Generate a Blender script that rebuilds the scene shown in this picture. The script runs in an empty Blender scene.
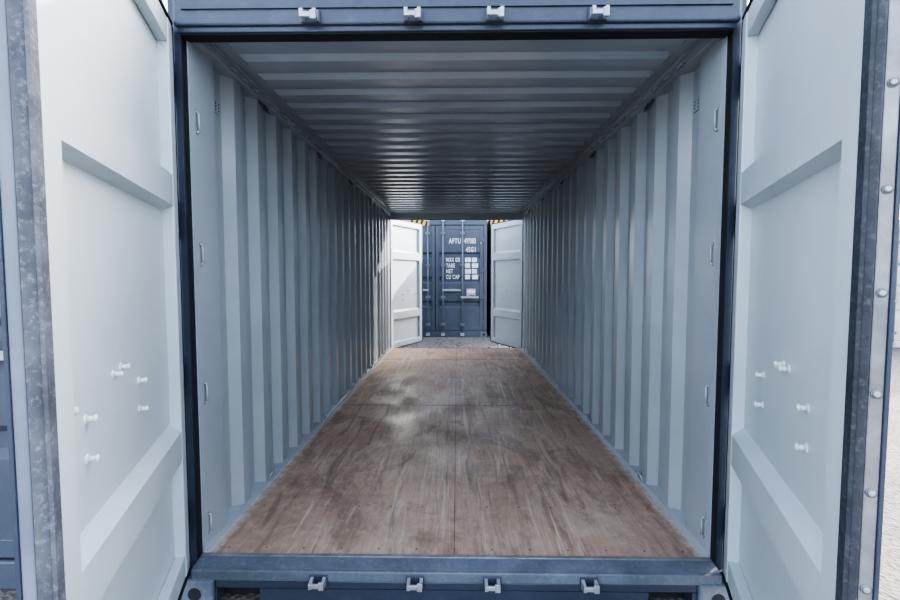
import bpy, bmesh, math, random
from mathutils import Vector, Matrix
random.seed(4)
FZ=0.17
# ---------------------------------------------------------------- materials
def new_mat(name):
    m=bpy.data.materials.new(name); m.use_nodes=True
    nt=m.node_tree; b=nt.nodes['Principled BSDF']
    return m,nt,b
def N(nt,t,**kw):
    n=nt.nodes.new(t)
    for k,v in kw.items():
        if k in n.inputs: n.inputs[k].default_value=v
        else: setattr(n,k,v)
    return n
def paint(name,col,col2=None,rough=0.45,scale=3.0,bump=0.05,metal=0.0,dirt=None,dirt_amt=0.3,fine=60):
    m,nt,b=new_mat(name)
    col2=col2 or tuple(c*0.85 for c in col)
    tc=N(nt,'ShaderNodeTexCoord')
    n1=N(nt,'ShaderNodeTexNoise',Scale=scale,Detail=6.0,Roughness=0.6)
    nt.links.new(tc.outputs['Object'],n1.inputs['Vector'])
    r=N(nt,'ShaderNodeValToRGB'); r.color_ramp.elements[0].position=.35; r.color_ramp.elements[1].position=.68
    r.color_ramp.elements[0].color=(*col2,1); r.color_ramp.elements[1].color=(*col,1)
    nt.links.new(n1.outputs['Fac'],r.inputs['Fac'])
    out=r.outputs['Color']
    if dirt:
        n2=N(nt,'ShaderNodeTexNoise',Scale=scale*7,Detail=8.0,Roughness=0.75)
        nt.links.new(tc.outputs['Object'],n2.inputs['Vector'])
        r2=N(nt,'ShaderNodeValToRGB'); r2.color_ramp.elements[0].position=.52; r2.color_ramp.elements[1].position=.75
        r2.color_ramp.elements[0].color=(0,0,0,1); r2.color_ramp.elements[1].color=(dirt_amt,)*3+(1,)
        nt.links.new(n2.outputs['Fac'],r2.inputs['Fac'])
        mx=N(nt,'ShaderNodeMixRGB'); mx.inputs['Color2'].default_value=(*dirt,1)
        nt.links.new(r2.outputs['Color'],mx.inputs['Fac']); nt.links.new(out,mx.inputs['Color1'])
        out=mx.outputs['Color']
    nt.links.new(out,b.inputs['Base Color'])
    b.inputs['Roughness'].default_value=rough; b.inputs['Metallic'].default_value=metal
    if bump:
        n3=N(nt,'ShaderNodeTexNoise',Scale=float(fine),Detail=3.0)
        nt.links.new(tc.outputs['Object'],n3.inputs['Vector'])
        bp=N(nt,'ShaderNodeBump',Strength=bump,Distance=0.01)
        nt.links.new(n3.outputs['Fac'],bp.inputs['Height']); nt.links.new(bp.outputs['Normal'],b.inputs['Normal'])
    return m
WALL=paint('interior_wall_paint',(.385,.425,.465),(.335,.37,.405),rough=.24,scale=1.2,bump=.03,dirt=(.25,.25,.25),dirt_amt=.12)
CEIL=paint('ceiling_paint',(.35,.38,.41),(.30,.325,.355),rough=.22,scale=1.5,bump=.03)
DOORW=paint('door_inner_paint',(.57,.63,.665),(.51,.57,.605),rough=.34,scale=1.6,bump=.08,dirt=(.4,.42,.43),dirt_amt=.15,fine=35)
BLUE=paint('blue_grey_steel_paint',(.058,.072,.105),(.044,.055,.082),rough=.36,scale=4,bump=.1,dirt=(.18,.19,.21),dirt_amt=.2)
BLUE2=paint('slate_container_paint',(.095,.11,.145),(.076,.088,.115),rough=.45,scale=2,bump=.06,dirt=(.2,.21,.23),dirt_amt=.12)
SILL=paint('worn_sill_paint',(.165,.19,.235),(.11,.13,.165),rough=.45,scale=6,bump=.12,dirt=(.34,.35,.36),dirt_amt=.5)
RUB=paint('grey_rubber_gasket',(.13,.14,.17),(.065,.07,.09),rough=.6,scale=9,bump=.3,dirt=(.36,.37,.40),dirt_amt=.7)
RUBD=paint('dark_rubber_gasket',(.05,.055,.07),(.025,.03,.04),rough=.6,scale=9,bump=.3,dirt=(.2,.2,.22),dirt_amt=.5)
BLACK=paint('black_rubber_and_hole_shade',(.02,.022,.028),rough=.6,bump=.05)  # rubber parts; also painted in for the shade inside holes and pockets
STRIP=paint('retaining_strip_metal',(.34,.345,.36),(.2,.2,.22),rough=.4,scale=9,bump=.1,metal=.3,dirt=(.25,.17,.12),dirt_amt=.5)
STRIPL=paint('painted_retaining_strip',(.22,.25,.32),(.17,.195,.25),rough=.4,scale=5,bump=.1,dirt=(.18,.19,.22),dirt_amt=.4)
ZINC=paint('zinc_hardware',(.46,.49,.53),(.34,.36,.40),rough=.4,scale=20,bump=.1,metal=.35)
WHITE=paint('white_lettering',(.75,.77,.78),rough=.5,bump=0)
BOLT=paint('white_bolt_paint',(.8,.84,.85),rough=.3,bump=0)
YEL=paint('hazard_yellow',(.75,.55,.05),rough=.5,bump=0)
PINK=paint('label_lilac',(.55,.35,.6),rough=.5,bump=0)
PALE=paint('pale_container_paint',(.70,.68,.65),(.60,.57,.54),rough=.6,scale=2,bump=.1)

def plywood():
    m,nt,b=new_mat('worn_plywood'); L=nt.links.new
    tc=N(nt,'ShaderNodeTexCoord')
    def noise(scale,sc,detail=6.,rough=.6,lo=.35,hi=.65,dist=0.,loc=(0,0,0)):
        mp=N(nt,'ShaderNodeMapping'); mp.inputs['Scale'].default_value=sc; mp.inputs['Location'].default_value=loc
        L(tc.outputs['Object'],mp.inputs['Vector'])
        n=N(nt,'ShaderNodeTexNoise',Scale=scale,Detail=detail,Roughness=rough,Distortion=dist); L(mp.outputs['Vector'],n.inputs['Vector'])
        r=N(nt,'ShaderNodeMapRange'); r.inputs[1].default_value=lo; r.inputs[2].default_value=hi
        L(n.outputs['Fac'],r.inputs[0]); return r.outputs[0]
    def mix(f,a,bcol,k=1.):
        mx=N(nt,'ShaderNodeMixRGB')
        mm=N(nt,'ShaderNodeMath',operation='MULTIPLY'); mm.inputs[1].default_value=k; L(f,mm.inputs[0]); L(mm.outputs[0],mx.inputs['Fac'])
        if isinstance(a,tuple): mx.inputs['Color1'].default_value=(*a,1)
        else: L(a,mx.inputs['Color1'])
        mx.inputs['Color2'].default_value=(*bcol,1); return mx.outputs['Color']
    c=mix(noise(1.1,(1,1,1),lo=.4,hi=.6),(.56,.40,.30),(.42,.29,.21))
    c=mix(noise(9,(6,.35,1),8.,.7,.45,.7),c,(.27,.18,.13),.5)       # long grain
    c=mix(noise(1.6,(1.2,.7,1),8.,.7,.50,.60,1.2,(3,1,0)),c,(.24,.165,.12),.62)   # traffic-worn darker patches
    c=mix(noise(22,(1,1,1),8.,.75,.5,.72),c,(.66,.54,.45),.45)         # scuffs
    c=mix(noise(2.2,(1,.6,1),8.,.75,.53,.70,1.5),c,(.70,.59,.50),.5)       # dust film
    c=mix(noise(6.,(2.2,.18,1),8.,.7,.53,.66,1.),c,(.18,.12,.09),.6)         # scrape marks
    c=mix(noise(7.,(2.6,.15,1),8.,.7,.56,.66,.5,(7,3,0)),c,(.74,.64,.55),.55)         # pale drag marks
    sp=N(nt,'ShaderNodeSeparateXYZ'); L(tc.outputs['Object'],sp.inputs[0])
    ab=N(nt,'ShaderNodeMath',operation='ABSOLUTE'); L(sp.outputs['X'],ab.inputs[0])
    nz=noise(14,(1,1,1),6.,.7,.3,.7)
    ad=N(nt,'ShaderNodeMath',operation='MULTIPLY_ADD'); L(nz,ad.inputs[0]); ad.inputs[1].default_value=.07; L(ab.outputs[0],ad.inputs[2])
    mr=N(nt,'ShaderNodeMapRange'); mr.inputs[1].default_value=1.15; mr.inputs[2].default_value=1.22; L(ad.outputs[0],mr.inputs[0])
    c=mix(mr.outputs[0],c,(.62,.66,.67),.9)
    L(c,b.inputs['Base Color'])
    rr=noise(3,(1,.6,1)); mrr=N(nt,'ShaderNodeMapRange'); mrr.inputs[3].default_value=.38; mrr.inputs[4].default_value=.62; L(rr,mrr.inputs[0]); L(mrr.outputs[0],b.inputs['Roughness'])
    bp=N(nt,'ShaderNodeBump',Strength=.15,Distance=.006); L(noise(30,(2,.5,1),8.,.7,0,1),bp.inputs['Height']); L(bp.outputs['Normal'],b.inputs['Normal'])
    return m
PLY=plywood()
def gravel():
    m,nt,b=new_mat('gravel'); L=nt.links.new
    tc=N(nt,'ShaderNodeTexCoord')
    v=N(nt,'ShaderNodeTexVoronoi',Scale=45.); L(tc.outputs['Object'],v.inputs['Vector'])
    n=N(nt,'ShaderNodeTexNoise',Scale=1.5,Detail=8.); L(tc.outputs['Object'],n.inputs['Vector'])
    r=N(nt,'ShaderNodeValToRGB'); r.color_ramp.elements[0].color=(.14,.125,.11,1); r.color_ramp.elements[1].color=(.33,.30,.27,1)
    L(v.outputs['Color'],r.inputs['Fac'])
    mx=N(nt,'ShaderNodeMixRGB',blend_type='MULTIPLY'); mx.inputs['Fac'].default_value=.6
    L(r.outputs['Color'],mx.inputs['Color1']); L(n.outputs['Fac'],mx.inputs['Color2']); L(mx.outputs['Color'],b.inputs['Base Color'])
    b.inputs['Roughness'].default_value=.9
    bp=N(nt,'ShaderNodeBump',Strength=.6,Distance=.012); L(v.outputs['Distance'],bp.inputs['Height']); L(bp.outputs['Normal'],b.inputs['Normal'])
    return m
GRAVEL=gravel()
# ---------------------------------------------------------------- builder
class B:
    """mesh builder; local frame: O + s*d + t*n + z"""
    def __init__(s,O=(0,0,0),d=(1,0),n=(0,1)):
        s.bm=bmesh.new(); s.O=Vector(O); s.d=Vector((d[0],d[1],0)); s.n=Vector((n[0],n[1],0)); s.mats=[]
    def P(s,a,b,c): return s.d*a+s.n*b+Vector((0,0,c))
    def mi(s,m):
        if m not in s.mats: s.mats.append(m)
        return s.mats.index(m)
    def hexa(s,pts,m):
        vs=[s.bm.verts.new(s.P(*p)) for p in pts]; i=s.mi(m); fs=[]
        for f in ((0,1,2,3),(7,6,5,4),(0,4,5,1),(1,5,6,2),(2,6,7,3),(3,7,4,0)):
            fc=s.bm.faces.new([vs[k] for k in f]); fc.material_index=i; fs.append(fc)
        bmesh.ops.recalc_face_normals(s.bm,faces=fs); return fs
    def box(s,x0,x1,y0,y1,z0,z1,m,bev=0.0):
        fs=s.hexa([(x0,y0,z0),(x1,y0,z0),(x1,y1,z0),(x0,y1,z0),(x0,y0,z1),(x1,y0,z1),(x1,y1,z1),(x0,y1,z1)],m)
        if bev:
            es=list({e for f in fs for e in f.edges})
            r=bmesh.ops.bevel(s.bm,geom=es,offset=bev,segments=2,affect='EDGES',profile=.5)
            for f in r['faces']: f.material_index=s.mi(m)
    def cyl(s,p,q,r,m,seg=12,r2=None):
        p=s.P(*p); q=s.P(*q); ax=(q-p).normalized(); u=ax.orthogonal().normalized(); w=ax.cross(u); r2=r if r2 is None else r2; i=s.mi(m)
        a=[s.bm.verts.new(p+(u*math.cos(2*math.pi*k/seg)+w*math.sin(2*math.pi*k/seg))*r) for k in range(seg)]
        b=[s.bm.verts.new(q+(u*math.cos(2*math.pi*k/seg)+w*math.sin(2*math.pi*k/seg))*r2) for k in range(seg)]
        fs=[s.bm.faces.new((a[k],a[(k+1)%seg],b[(k+1)%seg],b[k])) for k in range(seg)]
        for f in fs: f.smooth=True
        fs+= [s.bm.faces.new(a[::-1]),s.bm.faces.new(b)]
        for f in fs: f.material_index=i
        bmesh.ops.recalc_face_normals(s.bm,faces=fs)
    def dome(s,c,r,axis,m):
        a=Vector(axis)
        c=Vector(c); s.cyl(c,c+a*r*.35,r,m,10,r*.85); s.cyl(c+a*r*.35,c+a*r*.6,r*.85,m,10,r*.35)
    def tube(s,pts,r,m,seg=8):
        for p,q in zip(pts[:-1],pts[1:]): s.cyl(p,q,r,m,seg)
    def sheet(s,prof,lo,hi,axis,m,thick=.003,side=1,m2=None):
        """prof: list of (u,w) where w is offset along t; axis 'z': u=s coord, extruded z lo..hi ; axis 's': u=z, extruded s"""
        def pt(u,w,e): return (u,w,e) if axis=='z' else (e,w,u)
        for k,mm in ((0,m),(thick*side,m2 or m)):
            i=s.mi(mm)
            va=[s.bm.verts.new(s.P(*pt(u,w+k,lo))) for u,w in prof]; vb=[s.bm.verts.new(s.P(*pt(u,w+k,hi))) for u,w in prof]
            for j in range(len(prof)-1):
                f=s.bm.faces.new((va[j],va[j+1],vb[j+1],vb[j])); f.material_index=i
    def done(s,name,parent=None):
        me=bpy.data.meshes.new(name); s.bm.to_mesh(me); s.bm.free()
        for m in s.mats: me.materials.append(m)
        o=bpy.data.objects.new(name,me); bpy.context.scene.collection.objects.link(o)
        o.location=s.O
        if parent: o.parent=parent
        return o
def empty(name,loc=(0,0,0)):
    e=bpy.data.objects.new(name,None); e.empty_display_size=.2; bpy.context.scene.collection.objects.link(e); e.location=loc; return e

Y0,Y1=2.01,7.92
HW=1.178
# ---------------------------------------------------------------- floor
b=B((0,0,FZ))
b.box(-HW,HW,Y0,Y1,-.03,-.008,BLACK)
ys=[Y0,4.42,6.86,Y1]
for i in range(3):
    for x0,x1 in ((-HW,-.0012),(.0012,HW)):
        b.box(x0,x1,ys[i]+.005,ys[i+1]-.005,-.008,0,PLY)
SCREW=paint('screw_heads',(.16,.12,.10),rough=.5,bump=0)
for yy in (2.06,2.45,2.85,3.25,3.65,4.05,4.38,4.46,4.9,5.3,5.7,6.1,6.5,6.82,6.90,7.3,7.7):
    for k in range(13):
        xx=-1.08+k*.18
        b.cyl((xx,yy,0),(xx,yy,.0012),.005,SCREW,8)
floor=b.done('floor')
# ---------------------------------------------------------------- walls
def corr(y0,y1,flat0=.30,pitch=.278,inner=.078,sl=.052,depth=.045):
    p=[(y0,0),(y0+flat0,0)]; y=y0+flat0
    outer=pitch-inner-2*sl
    while y+2*sl+outer+.05<y1:
        p+=[(y+sl,depth),(y+sl+outer,depth),(y+2*sl+outer,0)]; y+=2*sl+outer
        p.append((y+inner,0)); y+=inner
    if p[-1][0]<y1: p.append((y1,0))
    return p
FL=.19
for side,nm in ((-1,'left'),(1,'right')):
    b=B((side*HW,0,FZ),d=(0,1),n=(side,0))
    b.sheet(corr(Y0+.02,Y1,flat0=FL),-.03,2.40,'z',WALL,thick=.004,m2=BLUE2)
    b.done('wall_'+nm)
    b=B((side*HW,0,FZ),d=(0,1),n=(side,0))
    b.box(Y0+.02,Y1,-.032,.06,2.345,2.41,CEIL,.006)
    b.box(Y0+.02,Y1,-.045,-.031,2.385,2.40,WALL)
    y=Y0+.32
    while y<Y1-.2:
        b.tube([(y-.02,-.03,2.36),(y-.02,-.055,2.35),(y+.02,-.055,2.35),(y+.02,-.03,2.36)],.005,WALL,6); y+=.139
    y=Y0+.75
    while y<Y1-.2:
        b.tube([(y-.035,-.002,2.345),(y-.03,-.03,2.30),(y+.03,-.03,2.30),(y+.035,-.002,2.345)],.007,BLUE2,8); y+=1.11
    b.done('trim_%d'%(1 if side<0 else 2))
    b=B((side*HW,0,FZ),d=(0,1),n=(side,0))
    b.hexa([(Y0+.02,-.014,0),(Y1,-.014,0),(Y1,0.049,0),(Y0+.02,.049,0),(Y0+.02,-.004,.022),(Y1,-.004,.022),(Y1,.049,.040),(Y0+.02,.049,.040)],WALL)
    y=Y0+.75
    while y<Y1-.2:
        b.tube([(y-.035,-.005,.02),(y-.03,-.028,.065),(y+.03,-.028,.065),(y+.035,-.005,.02)],.006,ZINC,8); y+=1.11
    b.box(Y0,Y1,.005,.058,-.17,-.031,BLUE2)
    b.done('baseboard_'+nm)
    b=B((side*HW,0,FZ),d=(0,1),n=(side,0))
    v0=Y0+.02+FL+.062
    b.box(v0,v0+.07,.037,.0445,2.13,2.19,WALL,.002)
    for k in range(3):
        for j in range(2):
            b.cyl((v0+.02+j*.03,.0368,2.145+k*.016),(v0+.02+j*.03,.0358,2.145+k*.016),.0045,BLACK,8)  # vent openings: black discs painted in for their shade
    b.done('air_vent')
    b=B((side*HW,0,FZ),d=(0,1),n=(side,0))
    for z in (.12,.75,1.4,2.0):
        b.tube([(Y0+.05,-.001,z-.05),(Y0+.05,-.014,z-.04),(Y0+.05,-.014,z+.04),(Y0+.05,-.001,z+.05)],.005,WALL,8)
    b.done('lashing_bar')
# ---------------------------------------------------------------- ceiling
b=B((0,0,FZ+2.40),d=(0,1),n=(1,0))
P=.209; y=Y0; pr=[(y,0)]
while y+P<Y1:
    pr+=[(y+.05,0),(y+.070,-.027),(y+.155,-.027),(y+.175,0)]; y+=P
pr.append((Y1+.01,0))
for z0,mm in ((0,CEIL),(.004,BLUE2)):
    xs=[-HW,-1.08,-1.05,1.05,1.08,HW]; fac=[0,0,1,1,0,0]
    rows=[[b.bm.verts.new((x,yy,w*f+z0)) for x,f in zip(xs,fac)] for yy,w in pr]
    for r0,r1 in zip(rows[:-1],rows[1:]):
        for k in range(5):
            f=b.bm.faces.new((r0[k],r0[k+1],r1[k+1],r1[k])); f.material_index=b.mi(mm)
b.done('ceiling')
# ---------------------------------------------------------------- door frames
def keeper(b,x,y,z,sg,up):
    b.box(x-.040,x+.040,min(y,y+sg*.010),max(y,y+sg*.010),z-.026,z+.026,BLUE,.003)
    for dx in (-.034,.020):
        b.hexa([(x+dx,y+sg*.01,z-.02),(x+dx+.014,y+sg*.01,z-.02),(x+dx+.014,y+sg*.05,z-.012),(x+dx,y+sg*.05,z-.012),
                (x+dx,y+sg*.01,z+.02),(x+dx+.014,y+sg*.01,z+.02),(x+dx+.014,y+sg*.05,z+.010),(x+dx,y+sg*.05,z+.010)],ZINC)
    b.box(x-.034,x+.018,min(y+sg*.04,y+sg*.052),max(y+sg*.04,y+sg*.052),z-.016+.008*up,z+.004+.008*up,ZINC,.003)
    b.box(x+.010,x+.034,min(y+sg*.04,y+sg*.052),max(y+sg*.04,y+sg*.052),z-.024+.008*up,z+.012+.008*up,ZINC,.003)
KX=(-.602,-.172,.168,.594)
def door_frame(name,y,sg,hb,near):
    root=empty(name,(0,y,FZ))
    F=lambda: B((0,0,0),d=(1,0),n=(0,sg))
    b=F()
    b.box(-1.18,1.18,-.02,.065,hb,hb+.06,BLUE,.005)
    b.box(-1.188,1.188,-.02,.08,hb+.022,hb+.25,BLUE,.008)
    b.box(-HW,HW,-.024,-.0205,hb,hb+.24,WALL)
    b.box(-HW+.01,HW-.01,-.01,.055,hb-.004,hb-.0005,BLACK)  # black sheet along the header underside
    b.box(-1.15,1.15,.081,.088,hb+.085,hb+.092,BLUE)
    for x in KX: keeper(b,x,.08,hb+.050,1,-1)
    b.done('header',root)
    for s in (-1,1):
        b=B((0,0,0),d=(s,0),n=(0,sg))
        b.box(1.186,1.222,-.02,.03,-.03,hb+.25,BLUE,.005)
        b.box(HW-.003,1.186,-.03,.0,0,hb,WALL)
        b.box(1.180,1.186,.0,.034,0,hb,BLACK)
        b.box(1.19,1.24,.0,.05,-.165,-.03,BLUE)
        b.box(1.222,1.262,-.02,-.005,-.03,hb+.25,BLUE)
        for z in (.2,.85,1.55,2.15):
            b.box(1.232,1.262,-.004,.045,z-.06,z+.06,BLUE,.004)
            b.cyl((1.248,.045,z-.085),(1.248,.045,z+.085),.011,ZINC,10)
        b.done('post_'+('left' if s<0 else 'right'),root)
        b=B((0,0,0),d=(s,0),n=(0,sg))
        b.box(1.075,1.225,.0,.115,-.168,-.05,SILL,.012)
        b.cyl((1.155,.113,-.115),(1.155,.117,-.115),.030,BLACK,18)  # casting hole: black disc stands in for the shade inside
        b.box(1.075,1.235,.0,.12,hb+.252,hb+.37,BLUE,.012)
        b.done('corner_casting_'+('left' if s<0 else 'right'),root)
    b=F()
    b.box(-HW,HW,-.002,.018,-.05,.005,STRIP,.002)
    b.hexa([(-HW,.02,-.06),(HW,.02,-.06),(HW,.085,-.06),(-HW,.085,-.06),(-HW,.02,.0),(HW,.02,.0),(HW,.085,-.010),(-HW,.085,-.010)],SILL)
    b.box(-1.07,1.07,.03,.098,-.095,-.0605,BLUE,.004)
    b.box(-HW,HW,.075,.102,-.06,-.012,SILL,.005)
    for x0,x1 in ((-1.07,-1.065),(-.87,.86),(1.05,1.07)):
        b.box(x0,x1,.03,.098,-.168,-.0955,BLUE)
    b.box(-1.07,1.07,.0,.03,-.168,-.0605,BLACK)  # black backing, colours the pocket openings as deep shade
    for x in KX: keeper(b,x,.098,-.052,1,1)
    b.done('sill',root)
    return root
door_frame('door_frame',Y0,-1,2.335,True)
door_frame('door_frame',Y1,1,2.28,False)
# ---------------------------------------------------------------- container door leaf
def leaf(name,O,ang,side,ysg,bolts,H=2.40,W=1.14,rub=RUB,g=.030,strip=STRIP,rivets=True,hinge=BLACK):
    d=(-side*math.sin(ang),ysg*math.cos(ang)); n=(side*math.cos(ang),ysg*math.sin(ang))
    root=empty(name,(O[0],O[1],FZ))
    mk=lambda: B((0,0,0),d=d,n=n)
    z0,z1=-.03,H-.03
    T=.046
    b=mk()
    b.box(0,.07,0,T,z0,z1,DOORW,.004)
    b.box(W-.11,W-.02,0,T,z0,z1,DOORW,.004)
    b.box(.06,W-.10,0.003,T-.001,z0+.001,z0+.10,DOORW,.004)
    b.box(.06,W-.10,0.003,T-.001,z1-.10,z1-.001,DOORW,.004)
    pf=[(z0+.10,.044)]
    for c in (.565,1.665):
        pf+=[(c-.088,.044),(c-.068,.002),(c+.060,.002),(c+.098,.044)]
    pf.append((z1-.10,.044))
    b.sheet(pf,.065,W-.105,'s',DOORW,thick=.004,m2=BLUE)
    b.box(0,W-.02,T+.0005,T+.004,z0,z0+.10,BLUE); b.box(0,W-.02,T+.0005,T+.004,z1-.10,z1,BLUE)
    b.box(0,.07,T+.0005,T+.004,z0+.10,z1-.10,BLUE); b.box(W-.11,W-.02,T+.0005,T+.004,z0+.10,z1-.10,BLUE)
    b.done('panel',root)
    b=mk()   # gasket
    b.box(W-.02,W,.004,g,z0-.015,z1+.012,rub,.005)
    b.hexa([(W-.02,-.004,z0),(W+.006,-.002,z0),(W+.010,.004,z0),(W-.02,.006,z0),(W-.02,-.004,z1),(W+.006,-.002,z1),(W+.010,.004,z1),(W-.02,.006,z1)],rub)
    b.box(-.012,0,-.002,.036,z0,z1,BLACK,.003)
    b.box(0,W-.02,-.004,.04,z0-.015,z0,BLACK,.003)
    b.box(0,W-.02,-.004,.04,z1,z1+.012,BLACK,.003)
    b.done('gasket',root)
    b=mk()
    b.box(W-.02,W-.008,g+.002,g+.026,z0,z1,strip,.002)
    if rivets:
        z=z0+.1
        while z<z1:
            b.dome((W-.008,g+.014,z),.010,(1,0,0),ZINC); z+=.2
    b.box(W-.02,W-.004,g+.026,g+.034,z0,z1,BLUE,.002)
    b.done('retaining_strip',root)
    b=mk()
    for s_,z in bolts:
        b.cyl((s_,.045,z),(s_,.041,z),.013,BOLT,12)
        b.cyl((s_,.041,z),(s_,.022,z),.0075,BOLT,10)
        b.dome((s_,.024,z),.011,(0,-1,0),BOLT)
    b.done('bolts',root)
    b=mk()  # locking gear outside
    for s_ in (.52,.94):
        b.cyl((s_,.085,z0-.03),(s_,.085,z1+.03),.016,ZINC,12)
        for z in (.1,.75,1.45,2.2): b.box(s_-.04,s_+.04,.051,.105,z-.03,z+.03,ZINC,.004)
        b.hexa([(s_-.03,.07,z0-.06),(s_+.03,.07,z0-.06),(s_+.03,.10,z0-.06),(s_-.03,.10,z0-.06),(s_-.018,.07,z0),(s_+.018,.07,z0),(s_+.018,.10,z0),(s_-.018,.10,z0)],ZINC)
    for s_,z in ((.52,.85),(.94,1.0)):
        b.box(s_-.5 if s_>.9 else s_-.4,s_,.103,.113,z-.015,z+.015,ZINC,.003)
    b.done('locking_gear',root)
    b=mk()
    for z in (.2,.85,1.55,2.15):
        b.box(-.02,.15,.051,.060,z-.045,z+.045,BLUE,.003)
    b.done('hinges',root)
    return root
BL=[(.985,.985),(.88,.935),(.88,.83),(.684,1.01),(.62,1.02),(.455,.94),(.455,.84)]
BR=[(.77,.94),(.77,.83),(.60,1.015),(.55,1.02),(.33,.94),(.33,.83)]
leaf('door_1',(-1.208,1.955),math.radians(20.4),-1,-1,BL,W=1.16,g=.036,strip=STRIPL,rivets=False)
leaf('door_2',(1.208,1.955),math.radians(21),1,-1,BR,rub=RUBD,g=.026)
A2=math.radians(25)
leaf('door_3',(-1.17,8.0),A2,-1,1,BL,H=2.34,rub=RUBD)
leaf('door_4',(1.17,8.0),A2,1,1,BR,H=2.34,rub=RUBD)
# ---------------------------------------------------------------- closed containers around
def text_mesh(parent,body,x,y,z,size,mat=WHITE,sx=.62):
    cu=bpy.data.curves.new('t','FONT'); cu.body=body; cu.size=size; cu.extrude=.001; cu.space_character=1.15; cu.offset=.004
    o=bpy.data.objects.new('t',cu); bpy.context.scene.collection.objects.link(o)
    dg=bpy.context.evaluated_depsgraph_get(); me=bpy.data.meshes.new_from_object(o.evaluated_get(dg))
    bpy.data.objects.remove(o)
    me.materials.clear(); me.materials.append(mat)
    t=bpy.data.objects.new('lettering_'+body.split()[0].lower(),me); bpy.context.scene.collection.objects.link(t)
    t.parent=parent; t.location=(x,y,z); t.rotation_euler=(math.pi/2,0,0); t.scale=(sx,1,1)
def closed(loc,H,col=None,letter=False,rot=0,length=6.05,hazard=None):
    col=col or BLUE2
    root=empty('shipping_container',loc); root.rotation_euler=(0,0,rot)
    b=B()
    b.box(-1.22,1.22,.0,.12,H-.25,H,col,.01); b.box(-1.22,1.22,0,.12,.0,.14,col,.01)
    b.box(-1.22,-1.14,0,.14,.14,H-.25,col,.008); b.box(1.14,1.22,0,.14,.14,H-.25,col,.008)
    for s in (-1,1):
        for z in (0,H-.118):
            b.box(min(s*1.06,s*1.225),max(s*1.06,s*1.225),-.012,.17,z,z+.118,SILL if z==0 else col,.01)
            b.cyl((s*1.15,-.013,z+.06),(s*1.15,-.0105,z+.06),.03,BLACK,16)  # no real hole, black disc paints its dark inside
    b.done('frame',root)
    z0,z1=.15,H-.26
    for s in (-1,1):
        b=B(d=(s,0),n=(0,1))
        b.box(.006,.09,.01,.06,z0,z1,col,.005); b.box(1.05,1.135,.01,.06,z0,z1,col,.005)
        b.box(.09,1.05,.01,.06,z0,z0+.09,col,.005); b.box(.09,1.05,.01,.06,z1-.09,z1,col,.005)
        hh=(z1-z0-.18)
        pf=[(z0+.09,.018)]
        for k in range(3):
            c=z0+.09+hh*(k+.5)/4
            pf+=[(c+hh/8-.12,.018),(c+hh/8-.08,.055),(c+hh/8-.0,.055),(c+hh/8+.04,.018)]
        pf.append((z1-.09,.018))
        b.sheet(pf,.09,1.05,'s',col,thick=.004)
        b.box(-.004 if s>0 else .0045,.006,.005,.05,z0,z1,BLACK)
        b.box(1.136,1.142,.01,.05,z0,z1,BLACK)
        b.done('door_leaf_'+('left' if s<0 else 'right'),root)
        b=B(d=(s,0),n=(0,1))
        for x in (.18,.64):
            b.cyl((x,-.03,.06),(x,-.03,H-.10),.018,SILL,12)
            for z in (.06,H-.14): b.box(x-.045,x+.045,-.05,-.001,z-.03,z+.04,ZINC,.004)
            for z in (.30,.95,1.7,H-.45): b.box(x-.05,x+.05,-.05,.009,z-.03,z+.03,SILL,.004)
        zz=1.12
        b.box(.16,.60,-.062,-.05,zz-.022,zz+.022,ZINC,.003); b.box(.30,.44,-.05,.01,zz-.05,zz+.05,col,.004)
        b.box(.60,1.02,-.062,-.05,zz-.192,zz-.148,ZINC,.003); b.box(.80,.92,-.05,.01,zz-.22,zz-.12,col,.004)
        for z in (.35,.95,1.6,H-.6):
            b.box(1.05,1.2,-.006,.009,z-.05,z+.05,col,.003)
        b.done('locking_gear_'+('left' if s<0 else 'right'),root)
        b=B((s*1.19,0,0),d=(0,1),n=(s,0))
        b.sheet(corr(.14,length,flat0=.1,depth=.028),.10,H-.06,'z',col,thick=.004)
        b.box(.14,length,-.03,.03,0,.14,col); b.box(.14,length,-.03,.03,H-.09,H,col)
        b.done('side_wall_'+('left' if s<0 else 'right'),root)
    b=B(); b.box(-1.16,1.16,.12,length,H-.05,H-.01,col); b.box(-1.16,1.16,length-.05,length,.0,H-.05,col); b.box(-1.16,1.16,.14,length-.05,.05,.12,col); b.done('shell',root)
    if hazard:
        b=B()
        for x0,nn in hazard:
            b.box(x0,x0+nn*.12,-.0165,-.0145,H-.265,H-.125,YEL)
            for k in range(nn):
                x=x0+.01+k*.12
                b.hexa([(x,-.0185,H-.265),(x+.055,-.0185,H-.265),(x+.055,-.017,H-.265),(x,-.017,H-.265),(x+.045,-.0185,H-.125),(x+.1,-.0185,H-.125),(x+.1,-.017,H-.125),(x+.045,-.017,H-.125)],BLACK)
        b.done('hazard_marking',root)
    if letter:
        y=.008
        text_mesh(root,'AFTU',.32,y,2.22,.17); text_mesh(root,'497083',.68,y,2.22,.17,sx=.48); text_mesh(root,'1',1.05,y,2.22,.17); text_mesh(root,'45G1',.72,y,2.02,.16)
        for k,t in enumerate(('MAX GR','TARE','NET','CU CAP')):
            text_mesh(root,t,.25,y,1.79-k*.135,.13)
        b=B()
        for k in range(4):
            b.box(.70,.84-.02*(k%2),.012,.016,1.78-k*.135,1.885-k*.135,WHITE); b.box(.865,.98+.03*(k%2),.012,.016,1.78-k*.135,1.885-k*.135,WHITE)
        b.box(.74,.95,.011,.016,.98,1.15,PINK)
        b.box(.75,.94,.0095,.011,1.05,1.12,WHITE)
        b.done('data_panel',root)
    return root
closed((-.50,10.6,0),2.9,letter=True,hazard=[(-1.22,9)])
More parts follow.
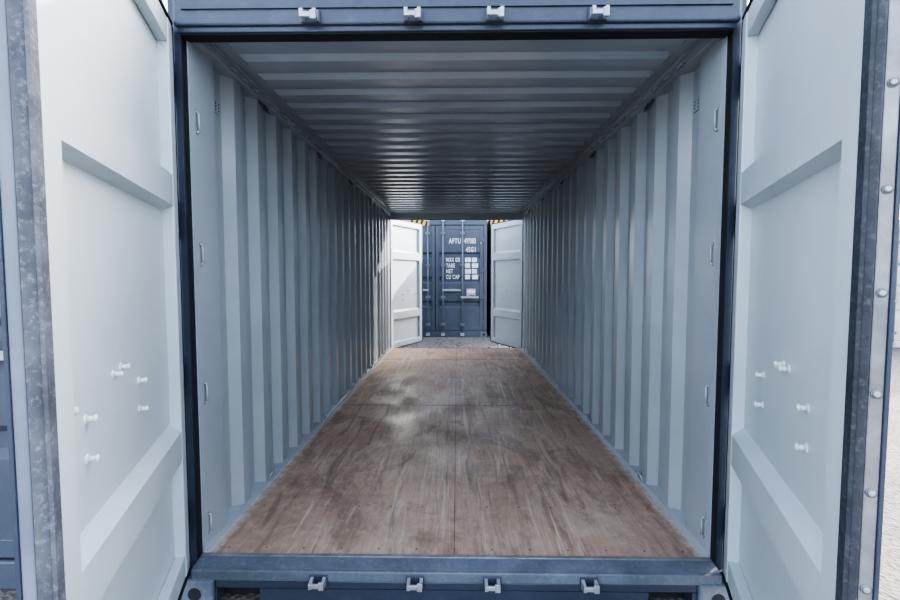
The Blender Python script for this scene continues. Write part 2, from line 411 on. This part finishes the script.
closed((2.02,10.62,0),2.9,hazard=[(-1.22,6),(.5,6)])
closed((-3.02,10.58,0),2.9,hazard=[(.5,6)])
closed((-2.56,1.98,0),2.59)
closed((9.5,9.0,0),2.59,col=PALE,rot=math.radians(-20))
# ---------------------------------------------------------------- ground
b=B(); b.box(-60,60,-40,80,-.3,-.001,GRAVEL); b.done('ground')
b=B()
for k in range(350):
    x=random.uniform(-1.1,1.1); y=random.uniform(8.2,10.5); r=random.uniform(.007,.018)
    mtx=Matrix.Translation((x,y,r*.4))@Matrix.Rotation(random.random()*6,4,'Z')@Matrix.Diagonal((r,r*random.uniform(.6,1),r*.6,1))
    bmesh.ops.create_icosphere(b.bm,subdivisions=1,radius=1,matrix=mtx)
b.mi(GRAVEL); b.done('gravel_stones')
# ---------------------------------------------------------------- light
w=bpy.data.worlds.new('sky'); bpy.context.scene.world=w; w.use_nodes=True
nt=w.node_tree; bg=nt.nodes['Background']
sk=nt.nodes.new('ShaderNodeTexSky'); sk.sky_type='NISHITA'; sk.sun_disc=False; sk.sun_elevation=math.radians(38); sk.sun_rotation=math.radians(50); sk.dust_density=2.5
hs=nt.nodes.new('ShaderNodeHueSaturation'); hs.inputs['Saturation'].default_value=.6
nt.links.new(sk.outputs['Color'],hs.inputs['Color']); nt.links.new(hs.outputs['Color'],bg.inputs['Color']); bg.inputs['Strength'].default_value=.6
sd=bpy.data.lights.new('sun','SUN'); sd.energy=4.5; sd.angle=math.radians(.6); sd.color=(1,.94,.86)
so=bpy.data.objects.new('sun',sd); bpy.context.scene.collection.objects.link(so); so.location=(8,10,15)
dirv=Vector((-.85,-.50,-.36)); so.rotation_euler=dirv.to_track_quat('-Z','Y').to_euler()
# ---------------------------------------------------------------- camera
cd=bpy.data.cameras.new('camera'); cd.lens=17.88; cd.sensor_width=36; cd.clip_start=.02
co=bpy.data.objects.new('camera',cd); bpy.context.scene.collection.objects.link(co)
co.location=(.012,0,FZ+1.305)
co.rotation_euler=(math.radians(90-3.2),0,math.radians(.9))
bpy.context.scene.camera=co
sc=bpy.context.scene
sc.view_settings.view_transform='AgX'; sc.view_settings.look='AgX - High Contrast'; sc.view_settings.exposure=.85
